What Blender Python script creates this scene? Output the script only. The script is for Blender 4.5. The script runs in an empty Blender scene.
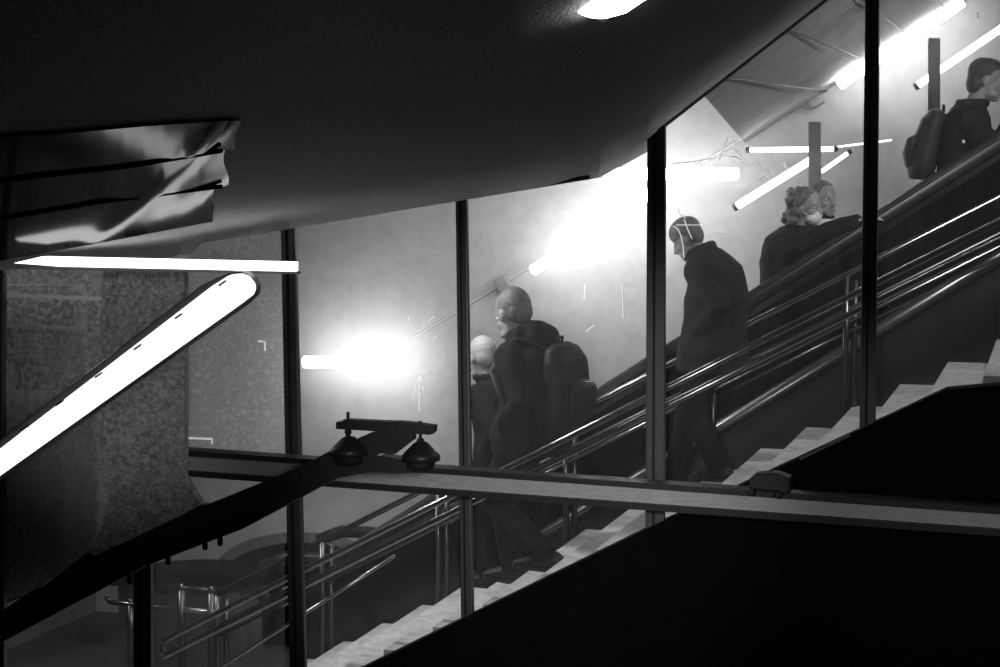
import bpy, bmesh, math, random
from mathutils import Vector, Matrix, Quaternion, noise
random.seed(7)
V = Vector
scene = bpy.context.scene
COL = scene.collection

# ------------------------------------------------------------------ camera
HOR = 190.0
YAW = math.radians(17)
PIT = math.atan((333.5-HOR)/1800)
CZ = 3.6
CF = V((-math.sin(YAW)*math.cos(PIT), math.cos(YAW)*math.cos(PIT), -math.sin(PIT)))
CR = V((math.cos(YAW), math.sin(YAW), 0))
CU = V((-math.sin(YAW)*math.sin(PIT), math.cos(YAW)*math.sin(PIT), math.cos(PIT)))
CC = V((0, 0, CZ))

def at(x, y, Y):
    """point of the plane at depth Y seen in the photograph at (x, y)"""
    d = CF + CR*((x-500)/1800) + CU*((333.5-y)/1800)
    return CC + d*(Y/d.y)

cd = bpy.data.cameras.new('camera')
cd.sensor_width = 36
cd.lens = 64.8
cd.clip_end = 200
cam = bpy.data.objects.new('camera', cd)
COL.objects.link(cam)
m = Matrix((CR, CU, -CF)).transposed().to_4x4()
m.translation = CC
cam.matrix_world = m
scene.camera = cam

# ------------------------------------------------------------------ materials
MATS = {}
def nt(name):
    m = bpy.data.materials.new(name)
    m.use_nodes = True
    t = m.node_tree
    t.nodes.clear()
    out = t.nodes.new('ShaderNodeOutputMaterial')
    MATS[name] = m
    return m, t, out

def mat(name, v, rough=.6, metal=0., var=0., scale=20., bump=0., bscale=60., spec=.5, stretch=None, dist=.01):
    m, t, out = nt(name)
    b = t.nodes.new('ShaderNodeBsdfPrincipled')
    b.inputs['Roughness'].default_value = rough
    b.inputs['Metallic'].default_value = metal
    b.inputs['Specular IOR Level'].default_value = spec
    c = v if isinstance(v, tuple) else (v, v, v)
    b.inputs['Base Color'].default_value = (*c, 1)
    t.links.new(b.outputs[0], out.inputs[0])
    if var or bump:
        tc = t.nodes.new('ShaderNodeTexCoord')
        mp = t.nodes.new('ShaderNodeMapping')
        if stretch: mp.inputs['Scale'].default_value = stretch
        t.links.new(tc.outputs['Object'], mp.inputs[0])
    if var:
        n = t.nodes.new('ShaderNodeTexNoise')
        n.inputs['Scale'].default_value = scale
        n.inputs['Detail'].default_value = 6
        n.inputs['Roughness'].default_value = .65
        t.links.new(mp.outputs[0], n.inputs['Vector'])
        r = t.nodes.new('ShaderNodeMapRange')
        r.inputs['From Min'].default_value = .3
        r.inputs['From Max'].default_value = .7
        r.inputs['To Min'].default_value = 1-var
        r.inputs['To Max'].default_value = 1+var
        t.links.new(n.outputs['Fac'], r.inputs['Value'])
        mx = t.nodes.new('ShaderNodeVectorMath')
        mx.operation = 'SCALE'
        mx.inputs[0].default_value = c
        t.links.new(r.outputs[0], mx.inputs['Scale'])
        t.links.new(mx.outputs[0], b.inputs['Base Color'])
    if bump:
        n2 = t.nodes.new('ShaderNodeTexNoise')
        n2.inputs['Scale'].default_value = bscale
        n2.inputs['Detail'].default_value = 4
        t.links.new(mp.outputs[0], n2.inputs['Vector'])
        bp = t.nodes.new('ShaderNodeBump')
        bp.inputs['Strength'].default_value = bump
        bp.inputs['Distance'].default_value = dist
        t.links.new(n2.outputs['Fac'], bp.inputs['Height'])
        t.links.new(bp.outputs[0], b.inputs['Normal'])
    return m

def emit(name, s):
    m, t, out = nt(name)
    e = t.nodes.new('ShaderNodeEmission')
    e.inputs['Color'].default_value = (1, 1, 1, 1)
    e.inputs['Strength'].default_value = s
    t.links.new(e.outputs[0], out.inputs[0])
    return m

def dusty(name, tint, fac, refr, rough, grain, gscale, front=.25):
    """dusty pane: clear glass + dust that scatters light forward and back"""
    m, t, out = nt(name)
    N = t.nodes.new
    L = t.links.new
    tr = N('ShaderNodeBsdfTransparent'); tr.inputs[0].default_value = (tint, tint, tint, 1)
    tl = N('ShaderNodeBsdfTranslucent'); tl.inputs[0].default_value = (.9, .9, .9, 1)
    df = N('ShaderNodeBsdfDiffuse'); df.inputs[0].default_value = (.8, .8, .8, 1)
    rf = N('ShaderNodeBsdfRefraction'); rf.inputs['Roughness'].default_value = rough
    rf.inputs['IOR'].default_value = 1.07
    rf.inputs[0].default_value = (.95, .95, .95, 1)
    m1 = N('ShaderNodeMixShader'); m1.inputs[0].default_value = front
    L(tl.outputs[0], m1.inputs[1]); L(df.outputs[0], m1.inputs[2])
    m2 = N('ShaderNodeMixShader'); m2.inputs[0].default_value = refr
    L(m1.outputs[0], m2.inputs[1]); L(rf.outputs[0], m2.inputs[2])
    tc = N('ShaderNodeTexCoord')
    n = N('ShaderNodeTexNoise'); n.inputs['Scale'].default_value = gscale
    n.inputs['Detail'].default_value = 5; n.inputs['Roughness'].default_value = .7
    L(tc.outputs['Object'], n.inputs['Vector'])
    mp = N('ShaderNodeMapping'); mp.inputs['Scale'].default_value = (2.2, 1, .25)
    L(tc.outputs['Object'], mp.inputs[0])
    n2 = N('ShaderNodeTexNoise'); n2.inputs['Scale'].default_value = 5
    n2.inputs['Detail'].default_value = 5
    L(mp.outputs[0], n2.inputs['Vector'])
    r = N('ShaderNodeMapRange'); r.inputs['From Min'].default_value = .33; r.inputs['From Max'].default_value = .67
    r.inputs['To Min'].default_value = fac*(1-grain); r.inputs['To Max'].default_value = fac*(1+grain)
    L(n.outputs['Fac'], r.inputs['Value'])
    r2 = N('ShaderNodeMapRange'); r2.inputs['From Min'].default_value = .3; r2.inputs['From Max'].default_value = .7
    r2.inputs['To Min'].default_value = .8; r2.inputs['To Max'].default_value = 1.2
    L(n2.outputs['Fac'], r2.inputs['Value'])
    mu = N('ShaderNodeMath'); mu.operation = 'MULTIPLY'
    L(r.outputs[0], mu.inputs[0]); L(r2.outputs[0], mu.inputs[1])
    m3 = N('ShaderNodeMixShader')
    L(mu.outputs[0], m3.inputs[0]); L(tr.outputs[0], m3.inputs[1]); L(m2.outputs[0], m3.inputs[2])
    L(m3.outputs[0], out.inputs[0])
    return m

mat('wall', .42, .85, var=.10, scale=9, bump=.25, bscale=70)
mat('wall_dark', .10, .85, var=.25, scale=9, bump=.25, bscale=70)
mat('floor', .05, .5, var=.2, scale=6)
mat('soffit', .38, .75, var=.35, scale=60, bump=.6, bscale=90, dist=.02)
mat('soffit_seam', .02, .6)
mat('ceiling_in', .3, .7, var=.2, scale=8)
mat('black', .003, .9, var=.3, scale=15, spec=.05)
mat('blackmetal', .012, .5, metal=.0, var=.3, scale=30, spec=.3)
mat('mullion', .04, .45, var=.25, scale=25)
mat('tread', .36, .75, var=.28, scale=14, bump=.15, bscale=60)
mat('steel', .24, .2, metal=1., var=.1, scale=30)
mat('darksteel', .09, .3, metal=1., var=.2, scale=30)
mat('beamsteel', .30, .45, metal=.3, var=.2, scale=18, stretch=(.6, 1, 6))
mat('rubber', .010, .45, spec=.25)
mat('cladding', .012, .6, var=.2, scale=6, spec=.2)
mat('deck', .16, .28, metal=.9, var=.1, scale=20)
mat('pier', .2, .85, var=.65, scale=38, bump=.8, bscale=60, dist=.02)
mat('housing', .04, .5)
m_, t_, o_ = nt('gloss')
a_ = t_.nodes.new('ShaderNodeBsdfDiffuse'); a_.inputs[0].default_value = (.012, .012, .012, 1)
g_ = t_.nodes.new('ShaderNodeBsdfGlossy'); g_.inputs['Roughness'].default_value = .09; g_.inputs[0].default_value = (.3, .3, .3, 1)
x_ = t_.nodes.new('ShaderNodeMixShader'); x_.inputs[0].default_value = .5
t_.links.new(a_.outputs[0], x_.inputs[1]); t_.links.new(g_.outputs[0], x_.inputs[2]); t_.links.new(x_.outputs[0], o_.inputs[0])
mat('sign_face', .035, .5)
mat('sign_mark', .22, .6)
mat('skin', .2, .55, var=.1, scale=30)
mat('hair_dark', .014, .6, var=.4, scale=60, bump=.5, bscale=80)
mat('hair_grey', .10, .6, var=.4, scale=60, bump=.5, bscale=80)
mat('hair_pale', .26, .6, var=.15, scale=90, bump=.2, bscale=120)
mat('hair_mid', .07, .6, var=.5, scale=50, bump=.6, bscale=60)
mat('coat', .008, .8, var=.3, scale=12, bump=.12, bscale=25, spec=.08)
mat('coat_grey', .014, .8, var=.3, scale=12, bump=.12, bscale=25, spec=.08)
mat('trouser', .007, .85, var=.3, scale=14, bump=.3, bscale=22, spec=.08)
mat('shoe', .010, .5, spec=.2)
mat('cloth_light', .55, .8, var=.1, scale=20)
mat('bag', .012, .6, spec=.2, var=.4, scale=25, bump=.4, bscale=30)
mat('eye', .6, .3)
mat('iris', .01, .2)
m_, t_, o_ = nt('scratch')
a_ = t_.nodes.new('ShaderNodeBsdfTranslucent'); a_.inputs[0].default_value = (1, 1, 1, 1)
g_ = t_.nodes.new('ShaderNodeEmission'); g_.inputs[1].default_value = .12  # faint glow added to keep the scratches from going dark
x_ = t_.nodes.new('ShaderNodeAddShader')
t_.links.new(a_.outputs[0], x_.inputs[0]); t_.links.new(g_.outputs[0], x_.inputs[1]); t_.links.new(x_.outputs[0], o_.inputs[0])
emit('lamp_hot', 24)
emit('lamp_wall', 21)
emit('lamp_mid', 7)
emit('lamp_low', 2.5)
emit('lamp_soffit', 22)
emit('lamp_top', 19)
mat('strip', .22, .8)
mat('panel_grey', .16, .8, var=.5, scale=30)
emit('lamp_big', 1.6)
emit('lamp_strip', 3.)
dusty('pane', .95, .054, .55, .9, .15, 60, front=.06)
dusty('pane_grainy', .9, .26, .0, .42, .7, 30, front=.6)
m_, t_, o_ = nt('balustrade_glass')
a_ = t_.nodes.new('ShaderNodeBsdfTransparent'); a_.inputs[0].default_value = (.22, .22, .22, 1)
g_ = t_.nodes.new('ShaderNodeBsdfGlossy'); g_.inputs['Roughness'].default_value = .12; g_.inputs[0].default_value = (.6, .6, .6, 1)
x_ = t_.nodes.new('ShaderNodeMixShader'); x_.inputs[0].default_value = .05
t_.links.new(a_.outputs[0], x_.inputs[1]); t_.links.new(g_.outputs[0], x_.inputs[2]); t_.links.new(x_.outputs[0], o_.inputs[0])

# ------------------------------------------------------------------ mesh helpers
class MB:
    def __init__(s):
        s.v = []; s.f = []
    def add(s, vs, fs):
        o = len(s.v)
        s.v += [V(p) for p in vs]
        s.f += [[i+o for i in f] for f in fs]
        return s
    def hexa(s, p):       # 8 points: bottom 4, top 4
        return s.add(p, [(3, 2, 1, 0), (4, 5, 6, 7), (0, 1, 5, 4), (1, 2, 6, 5), (2, 3, 7, 6), (3, 0, 4, 7)])
    def box(s, lo, hi):
        a, b = lo, hi
        return s.hexa([(a[0], a[1], a[2]), (b[0], a[1], a[2]), (b[0], b[1], a[2]), (a[0], b[1], a[2]),
                       (a[0], a[1], b[2]), (b[0], a[1], b[2]), (b[0], b[1], b[2]), (a[0], b[1], b[2])])
    def bar(s, p, q, w, h, up=(0, 0, 1)):
        p, q = V(p), V(q)
        d = (q-p).normalized(); u = V(up); u = (u-d*u.dot(d)).normalized(); r = d.cross(u)
        c = [r*a*w/2+u*b*h/2 for a, b in ((-1, -1), (1, -1), (1, 1), (-1, 1))]
        return s.hexa([p+k for k in c]+[q+k for k in c])
    def prism(s, poly, off):
        n = len(poly); off = V(off)
        vs = [V(p) for p in poly]+[V(p)+off for p in poly]
        return s.add(vs, [list(range(n))[::-1], list(range(n, 2*n))]+[(i, (i+1) % n, n+(i+1) % n, n+i) for i in range(n)])
    def sweep(s, pts, rad, seg=12, lat=None, cap=True):
        """closed tube; rad = r or (ra, rb) per point, ra along lat"""
        pts = [V(p) for p in pts]; n = len(pts)
        rad = rad if isinstance(rad, (list,)) else [rad]*n
        vs = []; fs = []
        prev = None
        for i, p in enumerate(pts):
            d = (pts[min(i+1, n-1)]-pts[max(i-1, 0)]).normalized()
            if lat is not None:
                a = V(lat)
            elif prev is None:
                a = V((0, 0, 1)) if abs(d.z) < .9 else V((1, 0, 0))
            else:
                a = prev
            a = (a-d*a.dot(d)).normalized(); b = d.cross(a); prev = a
            ra, rb = rad[i] if isinstance(rad[i], tuple) else (rad[i], rad[i])
            for k in range(seg):
                t = 2*math.pi*k/seg
                vs.append(p+a*ra*math.cos(t)+b*rb*math.sin(t))
        for i in range(n-1):
            for k in range(seg):
                k2 = (k+1) % seg
                fs.append((i*seg+k, i*seg+k2, (i+1)*seg+k2, (i+1)*seg+k))
        if cap:
            fs.append(list(range(seg))[::-1]); fs.append([(n-1)*seg+k for k in range(seg)])
        return s.add(vs, fs)
    def ell(s, c, r, M=None, seg=16, rings=10):
        c = V(c); r = r if isinstance(r, tuple) else (r, r, r)
        vs = []; fs = []
        for i in range(1, rings):
            ph = math.pi*i/rings
            for k in range(seg):
                t = 2*math.pi*k/seg
                q = V((r[0]*math.sin(ph)*math.cos(t), r[1]*math.sin(ph)*math.sin(t), r[2]*math.cos(ph)))
                vs.append(c+(M @ q if M else q))
        top = len(vs); vs.append(c+(M @ V((0, 0, r[2])) if M else V((0, 0, r[2]))))
        bot = len(vs); vs.append(c-(M @ V((0, 0, r[2])) if M else V((0, 0, r[2]))))
        for i in range(rings-2):
            for k in range(seg):
                k2 = (k+1) % seg
                fs.append((i*seg+k, (i+1)*seg+k, (i+1)*seg+k2, i*seg+k2))
        for k in range(seg):
            k2 = (k+1) % seg
            fs.append((top, k, k2)); fs.append((bot, (rings-2)*seg+k2, (rings-2)*seg+k))
        return s.add(vs, fs)
    def lathe(s, c, axis, prof, seg=24):
        """prof: (distance along axis, radius)"""
        ax = V(axis).normalized()
        return s.sweep([V(c)+ax*h for h, r in prof], [max(r, .0005) for h, r in prof], seg)
    def grid(s, rows):
        n = len(rows[0]); vs = [p for r in rows for p in r]
        return s.add(vs, [(i*n+k, i*n+k+1, (i+1)*n+k+1, (i+1)*n+k) for i in range(len(rows)-1) for k in range(n-1)])
    def build(s, name, mt, parent=None, smooth=False, remesh=0, wrinkle=0, local=False, bevel=0, it=3):
        me = bpy.data.meshes.new(name)
        off = V((0, 0, 0)) if (parent is None or local) else V(parent['_org'])
        me.from_pydata([p-off for p in s.v], [], s.f)
        me.update()
        bm = bmesh.new(); bm.from_mesh(me)
        bmesh.ops.recalc_face_normals(bm, faces=bm.faces)
        bm.to_mesh(me); bm.free()
        o = bpy.data.objects.new(name, me)
        COL.objects.link(o)
        me.materials.append(MATS[mt])
        if remesh:
            r = o.modifiers.new('r', 'REMESH'); r.mode = 'VOXEL'; r.voxel_size = remesh
            sm = o.modifiers.new('s', 'SMOOTH'); sm.factor = .5; sm.iterations = it
            dg = bpy.context.evaluated_depsgraph_get()
            me2 = bpy.data.meshes.new_from_object(o.evaluated_get(dg))
            o.modifiers.clear(); o.data = me2; me2.name = name
            me2.materials.clear(); me2.materials.append(MATS[mt])
            me = me2
            if wrinkle:
                for v in me.vertices:
                    p = v.co
                    k = noise.noise(V((p.x*9, p.y*9, p.z*5)))*.6+noise.noise(V((p.x*20+5, p.y*20, p.z*11)))*.4
                    v.co = p+v.normal*k*wrinkle
        if bevel:
            b = o.modifiers.new('bevel', 'BEVEL'); b.width = bevel; b.segments = 2
        if smooth:
            for p in me.polygons: p.use_smooth = True
        if parent is not None:
            o.parent = parent
        return o

def tag(o, label, cat, group=None):
    o['label'] = label; o['category'] = cat
    if group: o['group'] = group
    return o
def struct(o):
    o['kind'] = 'structure'; return o
def thing(name, loc, label, cat, group=None, rz=0):
    o = bpy.data.objects.new(name, None)
    o.empty_display_size = .1
    o.location = loc; o.rotation_euler = (0, 0, rz)
    o['_org'] = tuple(loc)
    COL.objects.link(o)
    return tag(o, label, cat, group)

def lerp(pts, x):
    for (x0, y0), (x1, y1) in zip(pts, pts[1:]):
        if x0 <= x <= x1: return y0+(y1-y0)*(x-x0)/(x1-x0) if x1 > x0 else y1
    return pts[0][1] if x < pts[0][0] else pts[-1][1]

# outlines in the glazed wall's plane (photo positions -> plane y = 9)
G = 9.0
SOF = [(-80, 272), (0, 266), (110, 258), (183, 257), (201, 238.5), (262, 229), (290, 224), (465, 195), (600, 173), (645, 148), (655, 125), (815, 0), (905, -70), (1060, -190)]
STR = [(300, 699), (365, 667), (645, 530), (860, 430), (945, 390), (1000, 385), (1080, 378)]

# ------------------------------------------------------------------ stair
XA, ZA, SL = -4.563, .515, .510      # a nosing and the slope of the flight
RUN = .285; RISE = RUN*SL
def tread_k(x): return math.floor((x-XA)/RUN+1e-6)
def tread_z(x): return ZA+tread_k(x)*RISE
K0, K1 = -4, 17
YN, YFAR = 9.06, 11.3
for nm in [0]:
    mb = MB()
    prof = []
    for k in range(K0, K1):
        x = XA+k*RUN; z = ZA+k*RISE
        prof += [(x, z-RISE+.0), (x-.012, z-.03), (x-.012, z)]
    x1 = XA+K1*RUN; z1 = ZA+(K1-1)*RISE
    prof += [(x1, z1), (x1, z1-.35), (XA+K0*RUN, -.02)]
    mb.prism([(x, YN, z) for x, z in prof], (0, YFAR-YN, 0))
    st = struct(mb.build('staircase', 'tread'))

# floor, walls, ceiling
struct(MB().box((-14, -1.5, -.15), (6, 16, -.02)).build('floor', 'floor'))
YW = 13.6
struct(MB().box((-14, YW, -.1), (6, YW+.2, 7.5)).build('wall_back', 'wall'))
struct(MB().box((-8.0, 9.3, -.1), (-7.8, YW, 7.5)).build('wall_left', 'wall_dark'))
# sloped ceiling over the stair, from the glazing to the back wall
cq = [at(700, 91, 9.08), at(1080, -205, 9.08), at(1060, -60, YW-.02), at(745, 143, YW-.02)]
cm = MB().prism(cq, (0, 0, .08))
cin = struct(cm.build('ceiling', 'ceiling_in'))
def on_edge(a, b, x): return a.lerp(b, (x-a.x)/(b.x-a.x))
for x in (-1.62, -1.30, -1.02, -.76, -.50, -.25, 0., .25):
    a = on_edge(cq[0], cq[1], x); b = on_edge(cq[3], cq[2], x)
    struct(MB().bar(a-V((0, 0, .004)), b-V((0, 0, .004)), .014, .008).build('trim_joint', 'soffit_seam'))

# soffit over the near side: underside of the upper flight, running back over the viewer
YS0, YS1, PS = 8.85, 2.7, -260
def ref(x):
    return sum(lerp(SOF, x+k*20)*math.exp(-(k*20/90)**2) for k in range(-10, 11))/sum(math.exp(-(k*20/90)**2) for k in range(-10, 11))
def sof_pt(x, y, lift=0.):
    r = ref(max(-80, min(x, 1060))); ps = PS-max(0, x-500)*.3
    z0 = at(x, r, YS0); z1 = at(x, ps, YS1)
    # straight generator between the two edges, cut by the sight line
    lo, hi = -.15, 1.
    for _ in range(40):
        mth = (lo+hi)/2; P = z0+(z1-z0)*mth; q = P-CC
        py = 333.5-1800*q.dot(CU)/q.dot(CF)
        if py > y: lo = mth
        else: hi = mth
    P = z0+(z1-z0)*lo
    return P+(CC-P).normalized()*lift
rows = []
xs = [-80+1140*i/76 for i in range(77)]+[x for x, y in SOF]
xs = sorted(set(round(x, 2) for x in xs))
for j in range(15):
    r = []
    for x in xs:
        A = lerp(SOF, x); B = PS-max(0, x-500)*.3+1
        r.append(sof_pt(x, A+(B-A)*j/14))
    rows.append(r)
sof = MB().grid(rows).build('ceiling_soffit', 'soffit', smooth=True)
sd = sof.modifiers.new('solid', 'SOLIDIFY'); sd.thickness = .05; sd.offset = 0
struct(sof)
# seams of the soffit
for pts in ([(400, 172), (470, 112), (553, 47), (538, 18)], [(455, 188), (560, 110), (585, 92)], [(415, -6), (470, 5), (510, 9)]):
    struct(MB().sweep([sof_pt(x, y, .03) for x, y in pts], .006, 6).build('trim_soffit', 'cladding'))
# lapped glossy cladding strips at the left end, with a fold running across them
seams = [[(-60, 140), (60, 134), (150, 126), (225, 121), (262, 120)],
         [(-60, 190), (40, 176), (130, 166), (225, 150), (262, 149)],
         [(-60, 228), (0, 219), (100, 202), (240, 184), (262, 183)],
         [(-60, 270), (0, 261), (100, 243), (200, 224), (262, 214)],
         [(-60, 272), (0, 266.5), (110, 258.5), (183, 257), (201, 239), (262, 229)]]
for sm_ in seams[1:3]:
    struct(MB().sweep([sof_pt(x, y, .27) for x, y in [p for p in sm_ if p[0] < 215]+[(222, lerp(sm_, 222))]], .009, 6).build('trim_seam', 'black'))
for si in range(4):
    rows = []
    for j in range(25):
        t = j/24; r = []
        for i in range(121):
            x = -60+322*i/120
            y = lerp(seams[si], x)*(1-t)+lerp(seams[si+1], x)*t
            # distance from the diagonal fold (x 232,y 120) -> (108,y 236)
            fx = 232-(y-120)*1.07
            d = (x-fx)/20
            lift = .16+.05*t+.11*math.exp(-d*d*1.6)+.018*math.exp(-((x-fx-62)/12)**2)
            if si == 2: lift += .012*math.exp(-((x-fx-88)/7)**2)+.008*math.sin(x*.45+y*.3)*math.exp(-((x-218)/14)**2)
            lift = .07+(lift-.07)*min(1, (262-x)/70)
            r.append(sof_pt(x, y, (.03+lift) if si < 3 else .12))
        rows.append(r)
    o = struct(MB().grid(rows).build('trim_%d' % (si+1), 'gloss', smooth=True))

# ------------------------------------------------------------------ glazing
panes = [(-60, 0, 'pane_grainy'), (6, 134, 'pane_grainy'), (152, 282, 'pane_grainy'), (298, 456, 'pane'), (469, 648, 'pane'), (667, 865, 'pane'), (880, 1060, 'pane')]
pane_obj = []
for i, (x0, x1, mt) in enumerate(panes):
    x0 -= 3; x1 += 3
    xs_ = sorted({x0, x1} | {x for x, y in SOF if x0 < x < x1} | {x for x, y in STR if x0 < x < x1})
    top = [at(x, lerp(SOF, x)-6, G) for x in xs_]
    bot = [at(x, min(lerp(STR, x)+14, 730) if x > 300 else 760, G) for x in xs_]
    if i in (1, 2):
        cut = [at(x, 455+(x-185)*.055 if i == 2 else 600-(x-6)*.3, G) for x in xs_]
        struct(MB().grid([bot, cut]).build('window_%d' % (i+7), 'pane')); bot = cut
    rows = [bot, top]
    o = struct(MB().grid(rows).build('window_%d' % (i+1), mt))
    pane_obj.append(o)
mull = [(-2, 5, 495, -3, 6, 760, 257), (133, 152, 540, 133, 153, 760, 250), (280, 296, 226, 291, 309, 760, 0), (455, 468, 196, 461, 475, 650, 0), (647, 667, 128, 645, 666, 545, 0), (866, 882, -45, 859, 877, 445, 0)]
for i, (a, b, yt, c, d, yb, yt2) in enumerate(mull):
    top = yt2 if yt2 else yt
    p = [at(c, yb, G-.03), at(d-2, yb, G-.03), at(b-2, top-8, G-.03), at(a, top-8, G-.03)]
    o = struct(MB().prism(p, (0, .04, 0)).build('trim_mullion', 'mullion', bevel=.006))
    # glazing bead down the middle of the face
    pm = [(p[0]*.62+p[1]*.38), (p[0]*.5+p[1]*.5), (p[3]*.5+p[2]*.5), (p[3]*.62+p[2]*.38)]
    MB().prism([q+V((0, -.012, 0)) for q in pm], (0, .014, 0)).build('glazing_bead', 'cladding', o, local=True)
# frame along the sloped head
hp = [(655, 128), (815, 3), (905, -67)]
struct(MB().sweep([at(x, y, G) for x, y in hp], .03, 6).build('trim_head', 'mullion'))
hp = [(300, 224), (465, 197), (590, 177)]
struct(MB().sweep([at(x, y, G+.01) for x, y in hp], .012, 6).build('trim_head', 'mullion'))

# parapet under the glazing
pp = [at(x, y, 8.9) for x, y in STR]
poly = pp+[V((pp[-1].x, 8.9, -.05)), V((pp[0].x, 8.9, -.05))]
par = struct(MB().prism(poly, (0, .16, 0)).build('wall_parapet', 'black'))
MB().bar(at(560, 655, 8.89), at(840, 525, 8.89), .012, .02).build('seam', 'black', par, local=True)
MB().bar(at(800, 459, 8.89), at(850, 435, 8.89), .02, .012).build('cap_strip', 'darksteel', par, local=True)
# scratches in the glass (part of each pane)
def scratch(pi, lines, r=.0035):
    mb = MB()
    for l in lines:
        mb.sweep([at(x, y, G-.006) for x, y in l], r, 5)
    mb.build('scratches', 'scratch', pane_obj[pi], local=True)
scratch(5, [[(719, 160), (729, 136), (731, 146), (747, 162)], [(729, 136), (745, 162)], [(722, 152), (748, 145)], [(748, 168), (757, 160), (768, 178)], [(766, 158), (774, 176)],
            [(776, 156), (786, 168), (784, 162)], [(720, 155), (736, 157), (748, 163)], [(756, 180), (772, 174)], [(676, 225), (702, 225)], [(684, 219), (688, 230), (692, 239)],
            [(673, 226), (678, 229), (681, 236), (683, 246), (684, 258)], [(678, 207), (679, 213), (686, 218)], [(715, 233), (726, 233.5)], [(672, 164), (690, 162), (715, 158)]], .0028)
scratch(3, [[(408.5, 316), (409.5, 322), (415, 328), (421, 332)], [(421, 374), (432, 373)], [(421, 376), (416, 383), (413, 402)], [(420, 376), (419, 411)], [(421.5, 376), (423.5, 393)], [(428, 322), (434, 316)], [(433, 340), (437, 335)]], .003)
scratch(4, [[(585, 285), (584, 300)], [(622, 284), (623, 318)], [(594, 325), (586, 332)]], .002)
scratch(6, [[(963, 140), (964, 143)], [(977, 12), (978, 18)]], .006)
scratch(2, [[(258, 341), (265, 342), (265, 351)], [(186, 438), (212, 439), (212, 444)]], .006)

# ------------------------------------------------------------------ pier and left wall furniture
pier_px = [(103, 269), (184, 269), (184, 476), (203, 508), (205, 526), (92, 574), (92, 556), (109, 500), (109, 467), (103, 462)]
struct(MB().prism([at(x, y, 8.2) for x, y in pier_px], (0, .05, 0)).build('wall_pier', 'pier'))
# upper band of rendered wall to the left of the pier, behind the lamp
struct(MB().prism([at(x, y, 9.06) for x, y in [(-60, 392), (110, 392), (110, 467), (-60, 459)]], (0, .1, 0)).build('wall_band', 'pier'))
struct(MB().prism([at(x, y, 9.06) for x, y in [(-60, 458), (112, 467), (112, 568), (-60, 625)]], (0, .1, 0)).build('wall_panel', 'panel_grey'))
struct(MB().prism([at(x, y, 9.408) for x, y in [(-60, 285), (110, 285), (110, 400), (-60, 400)]], (0, .05, 0)).build('wall_notice', 'wall_dark'))
struct(MB().bar(at(-60, 292, 9.4), at(101, 298.5, 9.4), .05, .02).build('trim_ledge', 'cloth_light'))
struct(MB().bar(at(-60, 306, 9.42), at(101, 311, 9.42), .04, .11).build('trim_fascia', 'cladding'))
# sign board
sg = thing('sign_board', at(20, 340, 9.36), 'long dark direction sign board with small pale lettering at far left', 'sign')
MB().prism([at(x, y, 9.38) for x, y in [(-60, 315), (88, 320), (88, 335), (-60, 331)]], (0, .03, 0)).build('board', 'sign_face', sg)
mb = MB()
x = 1.
for wlen in (12, 4, 9):
    for _ in range(wlen):
        w = random.uniform(1.6, 2.6); h = random.choice((4.2, 5.5, 4.2, 4.2))
        yb = 328+x*.035
        for k in range(2):
            xx = x+k*w*.75
            mb.prism([at(xx, yb, 9.374), at(xx+.8, yb, 9.374), at(xx+.8, yb-h, 9.374), at(xx, yb-h, 9.374)], (0, .004, 0))
        yy = yb-random.choice((0, 2, 4))
        mb.prism([at(x, yy, 9.374), at(x+w, yy, 9.374), at(x+w, yy-.8, 9.374), at(x, yy-.8, 9.374)], (0, .004, 0))
        x += w+.75
    x += 2.2
mb.build('lettering', 'sign_mark', sg)
mb = MB()
mb.prism([at(x, y, 9.374) for x, y in [(75, 320.5), (87, 321), (87, 334), (75, 333.5)]], (0, .004, 0))
mb.build('pictogram_square', 'sign_mark', sg)
mb = MB()
mb.sweep([at(x, y, 9.37) for x, y in [(78, 331), (78, 324), (84, 324), (84, 328), (79, 328), (84, 331.5)]], .005, 5)
mb.build('pictogram', 'sign_face', sg)
# posters
pc = thing('poster', at(28, 345, 9.4), 'pale grey notice with dark bars under the sign board', 'poster', 'notices under the sign board')
MB().prism([at(x, y, 9.39) for x, y in [(14, 333), (40, 334), (40, 358), (14, 357)]], (0, .02, 0)).build('sheet', 'sign_mark', pc)
mb = MB()
for y in (340, 346, 352): mb.prism([at(x, yy, 9.385) for x, yy in [(17, y), (36, y+.5), (36, y+2.5), (17, y+2)]], (0, .004, 0))
mb.build('printed_bar', 'sign_face', pc)
pc = thing('poster', at(5, 345, 9.4), 'dark notice with the pale letters na at far left', 'poster', 'notices under the sign board')
MB().prism([at(x, y, 9.39) for x, y in [(-20, 333), (13, 334), (13, 357), (-20, 356)]], (0, .02, 0)).build('sheet', 'sign_face', pc)
tc_ = bpy.data.curves.new('letters', 'FONT'); tc_.body = 'na'; tc_.size = .1; tc_.extrude = .002
to = bpy.data.objects.new('letters', tc_); COL.objects.link(to)
dg = bpy.context.evaluated_depsgraph_get()
me = bpy.data.meshes.new_from_object(to.evaluated_get(dg)); bpy.data.objects.remove(to)
lo = bpy.data.objects.new('letters', me); COL.objects.link(lo); me.materials.clear(); me.materials.append(MATS['sign_mark'])
me.transform(Matrix.Translation(at(0, 353, 9.383)-V(pc['_org'])) @ Matrix.Rotation(math.pi/2, 4, 'X')); lo.parent = pc
pc = thing('poster', at(8, 376, 9.4), 'plain pale grey notice below the letters na', 'poster', 'notices under the sign board')
MB().prism([at(x, y, 9.39) for x, y in [(-20, 360), (14, 361), (14, 392), (-20, 391)]], (0, .02, 0)).build('sheet', 'sign_mark', pc)
pc = thing('poster', at(29, 376, 9.4), 'dark notice with a pale ring emblem below the barred notice', 'poster', 'notices under the sign board')
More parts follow.
